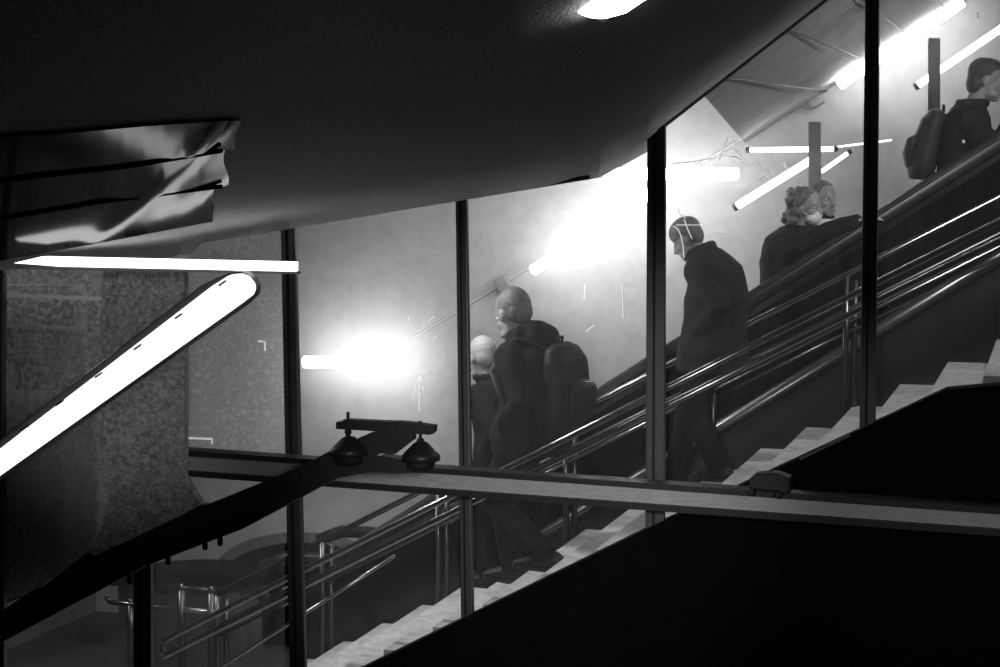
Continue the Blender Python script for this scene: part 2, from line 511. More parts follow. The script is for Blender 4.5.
MB().prism([at(x, y, 9.39) for x, y in [(16, 361), (40, 362), (40, 392), (16, 391)]], (0, .02, 0)).build('sheet', 'sign_face', pc)
mb = MB()
mb.sweep([at(29+7*math.cos(k*.25), 375+(10+2*math.sin(k*1.5))*math.sin(k*.25), 9.385) for k in range(25)], .009, 5)
mb.build('ring_emblem', 'sign_mark', pc)

# ------------------------------------------------------------------ lamps
def tube_lamp(name, p, q, r, mt, label, group=None, house=True, hoff=(0, .05, 0), hw=.07, hh=.05, caps=True):
    p, q = V(p), V(q)
    t = thing(name, (p+q)/2, label, 'lamp', group)
    d = (q-p).normalized()
    MB().sweep([p, p+d*.01, q-d*.01, q], [r*.8, r, r, r*.8], 12).build('tube', mt, t, smooth=False)
    if house:
        MB().bar(p+V(hoff), q+V(hoff), hw, hh, up=(0, 1, 0)).build('housing', 'housing', t)
    if caps:
        for a, s in ((p, -1), (q, 1)):
            MB().sweep([a, a+d*s*.03], r*1.15, 12).build('end_cap', 'housing', t)
    return t
WL = 'tube lamps on the back wall behind the glass'
Y1 = YW-.36
tube_lamp('wall_lamp', at(304, 362, Y1), at(410, 362, Y1), .05, 'lamp_wall', 'glowing horizontal tube lamp low on back wall, left of the stooping couple', WL, house=False, caps=False)
tube_lamp('wall_lamp', at(532, 271, Y1), at(655, 190, Y1), .04, 'lamp_hot', 'sloping glowing tube lamp on back wall above the grey-haired man with rucksack', WL, house=False, caps=False)
tube_lamp('wall_lamp', at(604, 174, 13.1), at(738, 174, 13.1), .045, 'lamp_wall', 'horizontal glowing tube lamp crossing behind the tall post above the hunched man', WL, house=False, caps=False)
tube_lamp('wall_lamp', at(838, 84, Y1), at(962, 0, Y1), .05, 'lamp_top', 'brightest sloping tube lamp at top right behind the rightmost post', WL, house=False, caps=False)
tube_lamp('wall_lamp', at(737, 206, 13.1), at(811, 160, 13.1), .027, 'lamp_mid', 'slim sloping tube lamp above the woman in the face mask', WL, hoff=(0, .04, 0), hw=.03, hh=.03)
tube_lamp('wall_lamp', at(821, 172, 13.1), at(848, 153, 13.1), .016, 'lamp_low', 'short thin sloping tube just right of the dark wall strip', WL, hoff=(0, .03, 0), hw=.03, hh=.02)
tube_lamp('wall_lamp', at(918, 85, 13.1), at(1015, 19, 13.1), .024, 'lamp_mid', 'slim sloping tube lamp above the dark-haired man at right edge', WL, hoff=(0, .04, 0), hw=.03, hh=.03)
tube_lamp('wall_lamp', at(750, 150, 13.2), at(834, 149, 13.2), .018, 'lamp_mid', 'thin horizontal tube lamp above the two women', WL, hoff=(0, .03, 0), hw=.03, hh=.02)
tube_lamp('wall_lamp', at(836, 147, 13.2), at(892, 140, 13.2), .007, 'lamp_low', 'hair-thin tilted tube lamp passing behind the rightmost post', WL, house=False, caps=False)

# strip lamp under the soffit, left
t = thing('strip_lamp', at(160, 262, 8.75), 'long white horizontal strip lamp ending at the leftmost tall post', 'lamp')
MB().prism([at(x, y, 8.12) for x, y in [(14, 263), (42, 256.5), (294, 262), (294, 271.5), (60, 266.5)]], (0, .05, 0)).build('diffuser', 'lamp_strip', t)
MB().prism([at(x, y, 8.15) for x, y in [(10, 268), (60, 266.5), (294, 271.5), (296, 274), (60, 270)]], (0, .07, 0)).build('housing', 'housing', t)
# big weatherproof lamp on the pier
t = thing('batten_lamp', at(125, 375, 8.0), 'large sloping weatherproof lamp with glowing white cover in front of the pier', 'lamp')
pts = [(-60, 494), (211, 286), (217.6, 282), (226, 276.5), (231, 274.5), (238, 274), (245, 277), (250, 283), (251.5, 289), (249, 295), (238, 303.5), (-60, 516)]
o = MB().prism([at(x, y, 7.98) for x, y in pts], (0, .07, 0)).build('diffuser', 'lamp_big', t, bevel=.015)
hp = [(-60, 485), (200, 285.5), (218, 276), (231, 271.5), (241, 271.5), (249, 277), (253.5, 286), (252, 295), (240, 306), (-60, 518.5)]
MB().prism([at(x, y, 8.04) for x, y in hp], (0, .10, 0)).build('housing', 'housing', t, bevel=.01)
for cx_, cy_ in ((22, 430), (58, 404), (97, 376), (136, 348), (177, 317), (221, 284)):
    MB().prism([at(cx_+dx, cy_+dy, 7.965) for dx, dy in ((-3, 1), (4, -4), (5, -2.5), (-2, 2.5))], (0, .03, 0)).build('clip', 'steel', t)
MB().bar(at(160, 328, 8.16), at(160, 322, 8.2), .05, .05).build('bracket', 'housing', t)
# lamp on the soffit, top centre
t = thing('soffit_lamp', sof_pt(615, -5, .1), 'white round-ended lamp fixed to the dark soffit at the top', 'lamp')
pts = [sof_pt(597, 8, .14), sof_pt(607, 1, .14), sof_pt(690, -56, .14), sof_pt(700, -62, .14)]
MB().sweep(pts, [(.03, .07), (.04, .085), (.04, .085), (.02, .06)], 16).build('diffuser', 'lamp_soffit', t, smooth=True)
pts2 = [sof_pt(604, 4, .02), sof_pt(700, -62, .02)]
MB().bar(pts2[0], pts2[1], .12, .04, up=(0, 1, -1)).build('housing', 'housing', t)

# conduit with boxes along the back wall, dark vertical wall strips
t = thing('cable_conduit', at(600, 225, YW-.03), 'thin sloping cable conduit with two square boxes along the back wall', 'conduit')
MB().sweep([at(415, 337, YW-.008), at(800, 103, YW-.008), at(1010, -25, YW-.008)], .012, 6).build('cable', 'cloth_light', t)
for bx, by in ((503, 284), (815, 99)):
    c = at(bx, by, YW-.045)
    d = (at(800, 103, YW)-at(420, 334, YW)).normalized()
    MB().bar(c-d*.05, c+d*.05, .08, .11, up=(-d.z, 0, d.x)).build('junction_box', 'ceiling_in', t, bevel=.006)
for xa, ya, xb, yb, lab in ((814.5, 122, 814.5, 196, 'dark upright strip on the wall behind the woman looking sideways'), (934, 38, 934, 122, 'dark upright strip on the wall left of the dark-haired man')):
    o = MB().prism([at(xa-6, yb, 12.95), at(xa+6, yb, 12.95), at(xa+6, ya, 12.95), at(xa-6, ya, 12.95)], (0, .05, 0)).build('wall_strip', 'strip')
    tag(o, lab, 'wall strip', 'upright wall strips')

# ------------------------------------------------------------------ steel rail and sloping beam at the near side
YR = 8.55
t = thing('steel_rail', at(600, 492, YR), 'pale steel channel rail running across in front of the posts', 'rail')
def rail_line(y0, y1, h, name, mt, dep, w):
    # y0 at x=186, y1 at x=1000; extended to x=1070
    sl = (y1-y0)/814
    q0 = at(150, y0-36*sl, YR+dep); q1 = at(1070, y1+70*sl, YR+dep)
    h0 = h*YR/1800
    MB().prism([q0, q1, q1+V((0, 0, -h0*1.0)), q0+V((0, 0, -h0*.86))], (0, w, 0)).build(name, mt, t)
rail_line(456.5, 513.5, 18.5, 'web', 'beamsteel', 0, .05)
rail_line(450.5, 508, 6.5, 'flange', 'blackmetal', -.03, .12)
rail_line(471, 529.5, 7, 'flange', 'blackmetal', -.03, .12)
# small roller clamp sitting on it
t = thing('roller_clamp', at(768, 484, YR-.06), 'small black roller clamp sitting on the steel rail', 'clamp')
MB().prism([at(x, y, YR-.07) for x, y in [(749, 479), (755, 474), (770, 473), (776, 473), (790, 478), (789, 494), (748, 489)]], (0, .1, 0)).build('body', 'blackmetal', t, bevel=.008)
for x, y in ((751, 492), (778, 495)):
    MB().lathe(at(x, y, YR-.1), (0, 1, 0), [(0, .012), (.004, .019), (.05, .019)]).build('roller', 'rubber', t)
MB().lathe(at(758, 477.5, YR-.085), (0, 1, 0), [(0, .006), (.03, .006)]).build('bolt', 'darksteel', t)

YB = 7.7
t = thing('sloping_beam', at(200, 530, YB), 'dark steel beam sloping up from lower left to a clamped cross bar', 'beam')
top = [(-60, 652), (36, 588), (43, 587), (88, 552), (95, 556), (180, 516), (200, 505), (206, 505), (300, 467), (328, 452), (372, 432), (400, 430), (412, 432), (412, 440)]
bot = [(396, 452), (392, 455), (380, 453), (336, 479), (318, 488), (300, 498), (240, 530), (143, 567), (-60, 675)]
MB().prism([at(x, y, YB) for x, y in top+bot], (0, .06, 0)).build('web', 'blackmetal', t)
MB().prism([at(x, y, YB+.02) for x, y in [(300, 470), (380, 456), (408, 461), (408, 473), (370, 472), (338, 478), (300, 488)]], (0, .1, 0)).build('end_plate', 'blackmetal', t)
MB().prism([at(x, y, YB-.05) for x, y in [(336, 422), (343, 422), (343, 419.5), (372, 421), (394, 422), (396, 421.5), (411, 423), (433, 426), (433, 432), (430, 435), (412, 433.5), (336, 429)]], (0, .06, 0)).build('cross_bar', 'blackmetal', t)
for x, y0, y1, lx in ((348, 412, 440, 0), (420.5, 421, 446, 0)):
    MB().sweep([at(x, y1, YB-.02), at(x, y0, YB-.02)], .008, 10).build('threaded_rod', 'blackmetal', t)
    MB().lathe(at(x, y0+17, YB-.02), (0, 0, -1), [(0, .012), (.012, .02), (.03, .012)], 6).build('nut', 'blackmetal', t)
for x, y, s in ((349, 436, 1.), (421, 441, 1.)):
    c = at(x, y, YB-.02)
    MB().lathe(c, (0, 0, -1), [(0, .012), (.006, .03), (.05, .075), (.065, .088), (.088, .088), (.092, .066), (.10, .066), (.128, .058), (.14, .02)], 20).build('insulator_pad', 'rubber', t, smooth=True)
for x, y in ((205, 541), (220, 537), (130, 575), (168, 556)):
    MB().lathe(at(x, y, YB+.05), (0, 0, -1), [(0, .014), (.035, .014), (.045, .006)], 8).build('bolt', 'blackmetal', t)

# ------------------------------------------------------------------ handrails
def railtube(parent, p, q, r, mt='steel', name='rail'):
    return MB().sweep([p, q], r, 10).build(name, mt, parent, smooth=True)
# near double handrail, carried by the posts of the glazed wall
YNR = 9.35
nr = thing('double_handrail', at(600, 420, YNR), 'twin polished handrails of the stair, in front of the walking men', 'handrail')
SLP = .53
P2 = at(596, 423.5, YNR); P3 = at(646, 416, YNR)
def on(P, x): return V((x, P.y, P.z+(x-P.x)*SLP))
railtube(nr, on(P2, -4.93), on(P2, .35), .017)
railtube(nr, on(P3, -4.93), on(P3, .35), .017)
railtube(nr, on(P3, -4.93)+V((0, .0, 0)), on(P2, -4.93), .017)
railtube(nr, at(221, 667, 9.5), at(395, 556, 9.5), .010, name='lower_rail')
for px_ in (300, 465, 655, 868):
    xx = at(px_, 420, YNR).x
    for P in (P2, P3):
        q = on(P, xx)
        MB().sweep([q-V((0, 0, .015)), q-V((0, .06, .05)), V((q.x, 9.07, q.z-.05))], .007, 6).build('bracket', 'darksteel', nr)
# far handrail with posts
YFR = 11.22
fr = thing('post_handrail', at(600, 400, YFR), 'polished handrail on slim posts along the far edge of the stair', 'handrail')
Q1 = at(596, 402, YFR)
def on2(x, dz=0): return V((x, YFR, Q1.z+(x-Q1.x)*.532+dz))
xl = at(216, 592, YFR).x
railtube(fr, on2(xl), on2(.5), .02)
railtube(fr, on2(xl, -.22), on2(.5, -.22), .012, 'darksteel')
railtube(fr, on2(xl, -.30), on2(.5, -.30), .012, 'steel')
railtube(fr, on2(-1.9, -.36), on2(.5, -.36), .010, 'steel')
for px_ in (216, 322, 438, 566, 704, 843, 1003):
    xx = at(px_, 500, YFR).x
    zb = tread_z(xx) if xx > XA+K0*RUN else -.02
    MB().sweep([V((xx, YFR, zb)), on2(xx)], .02, 10).build('post', 'darksteel', fr, smooth=True)
    MB().sweep([V((xx+.05, YFR+.03, zb)), on2(xx+.05)+V((0, .03, -.06))], .02, 10).build('post', 'darksteel', fr, smooth=True)
    MB().lathe(V((xx, YFR, zb)), (0, 0, 1), [(0, .04), (.012, .04), (.016, .02)]).build('base_plate', 'darksteel', fr)

# ------------------------------------------------------------------ escalator
ES = .655
YE = 11.65
PA = at(740, 299, YE); PF = at(834, 358, YE)
def ea(x, dz=0, Y=YE): return V((x, Y, PA.z+(x-PA.x)*ES+dz))
dF = (PF.z-ea(PF.x).z)
xb, xt = -4.75, .9
es = thing('escalator', (-3, 12.2, 0), 'escalator with black handrail and dark glass balustrade behind the stair', 'escalator')
W = 1.05
for Y in (YE, YE+W):
    hp = [ea(xb-.35, 0, Y)-V((0, 0, -.14)), ea(xb, .02, Y), ea(xb+.3, 0, Y), ea(xt, 0, Y)]
    hp = [V((xb-.50, Y, hp[1].z-.42)), V((xb-.62, Y, hp[1].z-.28)), V((xb-.58, Y, hp[1].z-.10)), V((xb-.40, Y, hp[1].z-.03)), ea(xb, 0, Y), ea(xt, 0, Y)]
    MB().sweep([p-V((0, 0, .045)) for p in hp], [(.05, .04)]*len(hp), 10, lat=(0, 0, 1)).build('handrail', 'rubber', es, smooth=True)
    MB().prism([ea(xb-.3, -.03, Y), ea(xt, -.03, Y), ea(xt, dF, Y), ea(xb-.3, dF, Y)], (0, .012, 0)).build('balustrade_panel', 'balustrade_glass', es)
    MB().bar(ea(xb-.3, -.14, Y-.015), ea(xt, -.14, Y-.015), .02, .035).build('handrail_track', 'darksteel', es)
    MB().sweep([ea(xb-.4, dF, Y), ea(xt, dF, Y)], .048, 14).build('deck_moulding', 'deck', es, smooth=True)
    MB().prism([ea(xb-.4, dF, Y), ea(xt, dF, Y), ea(xt, dF-.75, Y), V((xb+.6, Y, -.02)), V((xb-.4, Y, -.02))], (0, .02, 0)).build('cladding_panel', 'cladding', es)
MB().bar(ea(-2.0, -.03, YE-.052), ea(xt, -.03, YE-.052), .006, .006).build('edge_strip', 'steel', es)
mb = MB()
prof = []
n = 14; rx = .40; rz = rx*ES
x = xb
zb = ea(xb, dF-.12).z
for k in range(n):
    prof += [(x, zb-.0), (x, zb+rz)]; x += rx; zb += rz
prof += [(x, zb-.3), (xb, ea(xb, dF-.5).z)]
mb.prism([(a, YE+.05, b) for a, b in prof], (0, W-.1, 0)).build('step_band', 'cladding', es)
def step_z(x):
    k = math.floor((x-xb)/rx); return ea(xb, dF-.12).z+rz*(k+1)

# ------------------------------------------------------------------ concourse at the foot of the stair
bo = thing('barrier_rail', at(160, 600, 11.4), 'low steel barrier rail with curled end at the foot of the stair', 'barrier')
YQ = 11.5
hp = [at(108.5, 594, YQ), at(107, 598, YQ), at(110, 602, YQ), at(136, 605, YQ), at(225, 614, YQ)]
MB().sweep(hp, .02, 10).build('rail', 'steel', bo, smooth=True)
hp = [at(150, 584, YQ), at(215, 591, YQ)]
MB().sweep(hp, .014, 10).build('rail', 'darksteel', bo, smooth=True)
for x, y in ((130, 605), (181, 590), (211, 593)):
    p = at(x, y, YQ); MB().sweep([p, V((p.x, YQ, -.02))], .028, 10).build('post', 'darksteel', bo, smooth=True)
    MB().ell(p+V((0, -.0, .03)), .02).build('knob', 'steel', bo, smooth=True)
ob = thing('oval_screen', at(270, 580, 12.9), 'dark rounded panel with a pale rim behind the barrier', 'panel')
def arch(cx, cy, a, b, n=28): return [(cx-a*math.cos(math.pi*k/n), cy-b*math.sin(math.pi*k/n)**.7) for k in range(n+1)]
YO = 13.0
o1 = arch(300, 600, 93, 68); i1 = arch(300, 600, 84, 57)
MB().prism([at(x, y, YO) for x, y in o1]+[at(393, 690, YO), at(207, 690, YO)], (0, .08, 0)).build('rim', 'panel_grey', ob)
MB().prism([at(x, y, YO-.02) for x, y in i1]+[at(384, 690, YO-.02), at(216, 690, YO-.02)], (0, .05, 0)).build('panel', 'black', ob)
ob = thing('curved_bench', at(190, 580, 12.6), 'low dark curved counter beside the barrier, left of the rounded panel', 'counter')
pl = arch(178, 586, 70, 14)
MB().prism([at(x, y, 12.4) for x, y in pl], (0, .5, 0)).build('top', 'black', ob)
MB().prism([at(x, y, 12.45) for x, y in [(118, 586), (240, 586)]]+[V((at(240, 586, 12.45).x, 12.45, -.02)), V((at(118, 586, 12.45).x, 12.45, -.02))], (0, .4, 0)).build('base', 'wall_dark', ob)

# ------------------------------------------------------------------ people
def rotm(pitch=0, yaw=0, roll=0):
    return (Matrix.Rotation(yaw, 3, 'Z') @ Matrix.Rotation(pitch, 3, 'Y') @ Matrix.Rotation(roll, 3, 'X'))
def ik(a, b, l1, l2, pole):
    a, b, pole = V(a), V(b), V(pole)
    d = b-a; L = min(d.length, (l1+l2)*.999); u = d.normalized()
    x = (l1*l1-l2*l2+L*L)/(2*L); h = math.sqrt(max(l1*l1-x*x, 0))
    p = (pole-u*pole.dot(u)).normalized()
    return a+u*x+p*h

def hand(mb, w, d, n, curl):
    """w wrist, d direction, n palm normal (fingers curl towards it)"""
    w, d, n = V(w), V(d).normalized(), V(n); n = (n-d*n.dot(d)).normalized(); s = d.cross(n)
    M = Matrix((d, s, n)).transposed()
    mb.ell(w+d*.048, (.052, .040, .017), M)
    for off, L in ((-.030, .066), (-.010, .078), (.011, .072), (.030, .056)):
        b = w+d*(.086-abs(off)*.25)+s*off; pts = [b-d*.02, b]; a = 0.
        for k in range(3):
            a += curl; b = b+(d*math.cos(a)+n*math.sin(a))*L/3*(1.15-.12*k); pts.append(b)
        mb.sweep(pts, [.0095, .0095, .009, .008, .006], 8)
    b = w+d*.025+s*-.032
    mb.sweep([w+d*.015-s*.015, b, b+d*.03-s*.018+n*.012, b+d*.055-s*.018+n*.028], [.012, .012, .0105, .007], 8)

def person(label, loc, rz, s, pelvis, neck, head, hp, hy, hands, feet, toes, cfg, hroll=0):
    """all joints in metres in a frame looking along +x, y to the left"""
    loc = V(loc)
    root = thing('person', loc, label, 'person', None, rz)
    root.scale = (s, s, s)
    P, N, H = V(pelvis), V(neck), V(head)
    sp = (N-P).normalized()
    hs = cfg.get('hs', 1.)
    M = rotm(hp, hy, hroll) @ Matrix.Diagonal((hs, hs, hs))
    lat = V(cfg.get('lat', (0, 1, 0)))
    sh = [N-sp*cfg.get('drop', .075)+lat*cfg.get('shw', .17)*k for k in (1, -1)]
    hips = [P+V((0, .088*k, -.02)) for k in (1, -1)]
    kn = [ik(hips[i], feet[i], .43, .43, cfg.get('kpole', (1, 0, 0))) for i in (0, 1)]
    el = [ik(sh[i], hands[i], .29, .26, cfg.get('epole', [(-.6, .5, -.6), (-.6, -.5, -.6)])[i]) for i in (0, 1)]
    fem = cfg.get('fem', False)
    bk = cfg.get('bend', .0)     # rounded back
    mid = P.lerp(N, .5)+V((-.09*bk, 0, .02*bk))
    up = P.lerp(N, .76)+V((-.10*bk, 0, .02*bk))
    # --- body
    b = MB()
    b.sweep([P-sp*.08, P, P.lerp(mid, .5), mid, up, N-sp*.04, N], [(.13, .10), (.165, .115), (.14, .105), (.155, .12), (.175, .115), (.12, .075), (.06, .06)], 18, lat=lat)
    b.sweep([N-sp*.03, N.lerp(H, .5), H+M @ V((-.02, 0, -.03))], [.062, .056, .058], 14)
    def hh(p): return H+M @ V(p)
    b.ell(hh((-.008, 0, .03)), (.100, .077, .098), M)
    b.ell(hh((.028, 0, -.045)), (.066, .058, .082), M)
    b.ell(hh((.066, 0, -.105)), (.028, .032, .022), M)
    b.ell(hh((.070, 0, .028)), (.022, .054, .016), M)
    for k in (1, -1):
        b.ell(hh((.062, .036*k, -.032)), (.026, .022, .024), M)
        b.ell(hh((-.005, .077*k, -.012)), (.022, .010, .033), M)
        b.ell(hh((.045, .043*k, -.085)), (.045, .014, .016), M)
    b.sweep([hh((.088, 0, .018)), hh((.104, 0, -.012)), hh((.117, 0, -.036)), hh((.098, 0, -.047))], [.010, .012, .0165, .012], 10)
    b.ell(hh((.090, 0, -.071)), (.011, .025, .007), M)
    b.ell(hh((.087, 0, -.082)), (.011, .022, .008), M)
    for i in (0, 1):
        k = (1, -1)[i]
        b.sweep([sh[i]-lat*.05*k, sh[i], sh[i].lerp(el[i], .5), el[i], el[i].lerp(V(hands[i]), .35), V(hands[i])], [.05, .052, .046, .038, .040, .026], 12)
        d = (V(hands[i])-el[i]).normalized()
        hd = cfg.get('hdir', [None, None])[i]
        hand(b, hands[i], hd if hd else d, cfg.get('palm', [(0, -1, 0), (0, 1, 0)])[i], cfg.get('curl', .35))
        b.sweep([hips[i]+V((0, 0, .04)), hips[i].lerp(kn[i], .4), kn[i], kn[i].lerp(V(feet[i]), .3), V(feet[i])], [.088, .076, .055, .056, .038], 14)
        f = V(feet[i]); td = V(toes[i]).normalized()
        b.sweep([f-td*.04-V((0, 0, .035)), f-V((0, 0, .03)), f+td*.07-V((0, 0, .048)), f+td*.15-V((0, 0, .062))], [.022, .03, .024, .014], 10)
    b.build('body', 'skin', root, smooth=True, remesh=.009, local=True, it=2)
    # --- eyes
    for k in (1, -1):
        e = MB().ell(hh((.079, .031*k, .004)), (.011, .014, .009), M, 10, 8).build('eye', 'eye', root, smooth=True, local=True)
        MB().ell(hh((.0875, .031*k, .004)), (.004, .006, .0065), M, 8, 6).build('iris', 'iris', e, smooth=True, local=True)
    # --- jacket
    j = MB()
    dp = cfg.get('depth', 1.)
    hl = cfg.get('hem', .16)      # how far below the pelvis
    fl = cfg.get('flare', 1.)
    tk = cfg.get('thick', .03)
    hemc = P-V((0, 0, hl))
    j.sweep([hemc, P-V((0, 0, .04)), P.lerp(mid, .5), mid, up, N-sp*.035, N+sp*.025],
            [(.175*fl+tk*.5, .145*fl*dp+tk*.5), (.172*fl+tk, .132*fl*dp+tk), (.15+tk, .12*dp+tk), (.165+tk, .13*dp+tk), (.178+tk, .122*(1+(dp-1)*.2)+tk), (.115+tk, .092+tk), (.062+tk*.5, .062+tk*.5)], 20, lat=lat)
    for i in (0, 1):
        k = (1, -1)[i]
        hw = V(hands[i]); d = (hw-el[i]).normalized()
        j.ell(sh[i]-lat*.02*k, .068+tk*.6)
        j.sweep([sh[i]-lat*.06*k, sh[i], sh[i].lerp(el[i], .5), el[i], el[i].lerp(hw, .5), hw-d*.01], [.06+tk*.6, .066+tk*.6, .056+tk*.6, .052+tk*.6, .047+tk*.6, .038+tk*.5], 14)
    if cfg.get('hood'):
        j.ell(N+V((-.095, 0, .02)), (.085, .14, .085), rotm(.6))
        j.ell(N+V((-.04, 0, .06)), (.09, .10, .055), rotm(.3))
        j.sweep([N+V((.05, .075, .02)), N+V((-.03, .105, .05)), N+V((-.10, .06, .06)), N+V((-.12, 0, .06)), N+V((-.10, -.06, .06)), N+V((-.03, -.105, .05)), N+V((.05, -.075, .02))], .038, 10)
    if cfg.get('collar', True):
        a = (H-N).normalized()
        pts = [N+sp*.02+M @ V((.075*math.cos(t), .08*math.sin(t), 0))+a*(.015+.012*math.cos(t)) for t in [2*math.pi*q/16 for q in range(17)]]
        j.sweep(pts, .024, 8)
    j.build('jacket', cfg.get('coat', 'coat'), root, smooth=True, remesh=.012, wrinkle=cfg.get('wr', .015), local=True)
    # --- trousers, shoes
    tr = MB()
    tr.sweep([P-V((0, 0, .12)), P, P+sp*.10], [(.16, .12), (.175, .13), (.16, .12)], 16, lat=lat)
    for i in (0, 1):
        f = V(feet[i])
        tr.sweep([hips[i]+V((0, 0, .03)), hips[i].lerp(kn[i], .45), kn[i], kn[i].lerp(f, .5), f-V((0, 0, .012))], [.108, .10, .082, .076, .07], 14)
    tr.build('trousers', cfg.get('trousers', 'trouser'), root, smooth=True, remesh=.012, wrinkle=.012, local=True)
    for i in (0, 1):
        f = V(feet[i]); td = V(toes[i]); td.normalize(); h = -.08
        sh_ = MB(); sd_ = td.cross(V((0, 0, 1)))
        sh_.sweep([f-td*.085+V((0, 0, -.035)), f-td*.05+V((0, 0, -.02)), f+td*.03+V((0, 0, -.025)), f+td*.11+V((0, 0, -.042)), f+td*.18+V((0, 0, -.056)), f+td*.205+V((0, 0, -.064))],
                  [(.035, .03), (.05, .042), (.05, .045), (.034, .048), (.024, .04), (.012, .025)], 14, lat=(0, 0, 1))
        so = sh_.build('shoe', 'shoe', root, smooth=True, remesh=.01, local=True)
        sl = MB()
        out = [(-.09, .02), (-.07, .04), (.0, .043), (.08, .045), (.14, .048), (.19, .034), (.212, .0)]
        poly = [f+td*a+sd_*b_+V((0, 0, -.083)) for a, b_ in out]+[f+td*a-sd_*b_+V((0, 0, -.083)) for a, b_ in out[:-1][::-1]]
        sl.prism(poly, (0, 0, .02)).build('sole', cfg.get('sole', 'rubber'), so, local=True)
    # --- hair
    kind = cfg.get('hair', 'short')
    hm = MB()
    hmat = cfg.get('hairmat', 'hair_dark')
    if kind != 'bald':
        hm.ell(hh((-.022, 0, .048)), (.097, .084, .092), M)
        hm.ell(hh((-.055, 0, .0)), (.06, .074, .075), M)
        if kind == 'curly':
            for _ in range(70):
                t1 = random.uniform(1.1, 5.2); z = random.uniform(-.13, .10)
                rr = .074+.022*random.random()
                hm.ell(hh((-.035+rr*math.cos(t1)*1.05, rr*math.sin(t1), z)), random.uniform(.016, .026), None, 8, 6)
            hm.ell(hh((-.10, 0, -.06)), (.06, .075, .11), M)
            hm.ell(hh((-.115, 0, .06)), (.05, .055, .05), M)
            for _ in range(34):
                a1 = random.uniform(0, 6.28); a2 = random.uniform(-1.2, 1.4)
                hm.ell(hh((-.115+.055*math.cos(a1)*math.cos(a2), .055*math.sin(a1), .06+.055*math.sin(a2))), random.uniform(.010, .02), None, 8, 6)
            for _ in range(26):
                z = random.uniform(-.2, -.06)
                hm.ell(hh((-.125+random.uniform(-.045, .03), random.uniform(-.07, .07), z)), random.uniform(.012, .024), None, 8, 6)
        if kind == 'tied':
            hm.ell(hh((-.12, 0, .03)), (.04, .04, .045), M)
        if kind == 'thick':
            hm.ell(hh((-.0, 0, .085)), (.085, .078, .055), M)
            hm.ell(hh((-.06, 0, -.03)), (.058, .076, .07), M)
        if kind == 'cap':
            hm.ell(hh((-.01, 0, .055)), (.112, .09, .085), M)
        hm.build('hair' if kind != 'cap' else 'cap', hmat, root, smooth=True, remesh=.008, wrinkle=.008, local=True, it=3)
    else:
        hm.ell(hh((-.018, 0, .036)), (.0955, .0795, .0935), M)
        hm.ell(hh((-.05, 0, .0)), (.056, .07, .07), M)
        hm.build('hair', hmat, root, smooth=True, remesh=.008, local=True)
    if cfg.get('mask'):
        mk = MB(); mk.ell(hh((.058, 0, -.068)), (.058, .06, .050), M); mk.ell(hh((.09, 0, -.05)), (.034, .03, .036), M)
        mk.build('face_mask', 'cloth_light', root, smooth=True, remesh=.008, local=True)
        for k in (1, -1):
            MB().sweep([hh((.05, .062*k, -.05)), hh((.02, .079*k, -.03)), hh((-.015, .085*k, -.005))], .0035, 6).build('mask_strap', 'cloth_light', root, smooth=True, local=True)
    if cfg.get('scarf'):
        sc = MB()
        a = N+sp*.01
        sc.sweep([a+V((.085*math.cos(t), .105*math.sin(t), -.015)) for t in [2*math.pi*q/14 for q in range(15)]], .040, 8)
        sc.build('collar', 'cloth_light', root, smooth=True, remesh=.01, local=True)
    return root

def place(px_, py_, Y):
    return at(px_, py_, Y)

def rucksack(label, root_p, c, pitch, rz, s, w=.30, h=.44, d=.17, cloth='bag', sh=None):
    """c = centre in the wearer's frame, on the back"""
    t = thing('rucksack', root_p, label, 'rucksack', None, rz)
    t.scale = (s, s, s)
    M = rotm(pitch); c = V(c)
    def q(x, y, z): return c+M @ V((x, y, z))
    b = MB()
    b.sweep([q(0, 0, -h/2), q(-.01, 0, -h*.36), q(-.015, 0, 0), q(-.01, 0, h*.3), q(.01, 0, h*.44), q(.02, 0, h*.5)],
            [(w*.42, d*.40), (w*.5, d*.52), (w*.5, d*.54), (w*.47, d*.48), (w*.38, d*.36), (w*.2, d*.18)], 20, lat=(0, 1, 0))
    b.build('bag', cloth, t, smooth=True, remesh=.012, wrinkle=.01, local=True)
    b = MB()
    b.sweep([q(-d*.5, 0, -h*.38), q(-d*.62, 0, -h*.2), q(-d*.6, 0, -.0), q(-d*.48, 0, h*.08)], [(w*.3, .02), (w*.38, .04), (w*.38, .04), (w*.3, .02)], 16, lat=(0, 1, 0))
    b.build('front_pocket', cloth, t, smooth=True, remesh=.012, wrinkle=.008, local=True)
    MB().sweep([q(-d*.62, -w*.3, .02), q(-d*.665, 0, .03), q(-d*.62, w*.3, .02)], .005, 6).build('zip', 'darksteel', t, local=True)
    MB().sweep([q(.03, -.03, h*.49), q(.02, -.025, h*.57), q(.02, .025, h*.57), q(.03, .03, h*.49)], .009, 8).build('grab_handle', cloth, t, smooth=True, local=True)
    if sh:
        for k in (1, -1):
            pts = [q(.05, .09*k, h*.44)]+[V((a, b_*k, z_)) for a, b_, z_ in sh]+[q(.05, .11*k, -h*.4)]
            MB().sweep(pts, [(.008, .028)]*len(pts), 10, lat=(0, 0, 1)).build('strap', cloth, t, smooth=True, local=True)
    return t

PEOPLE = []
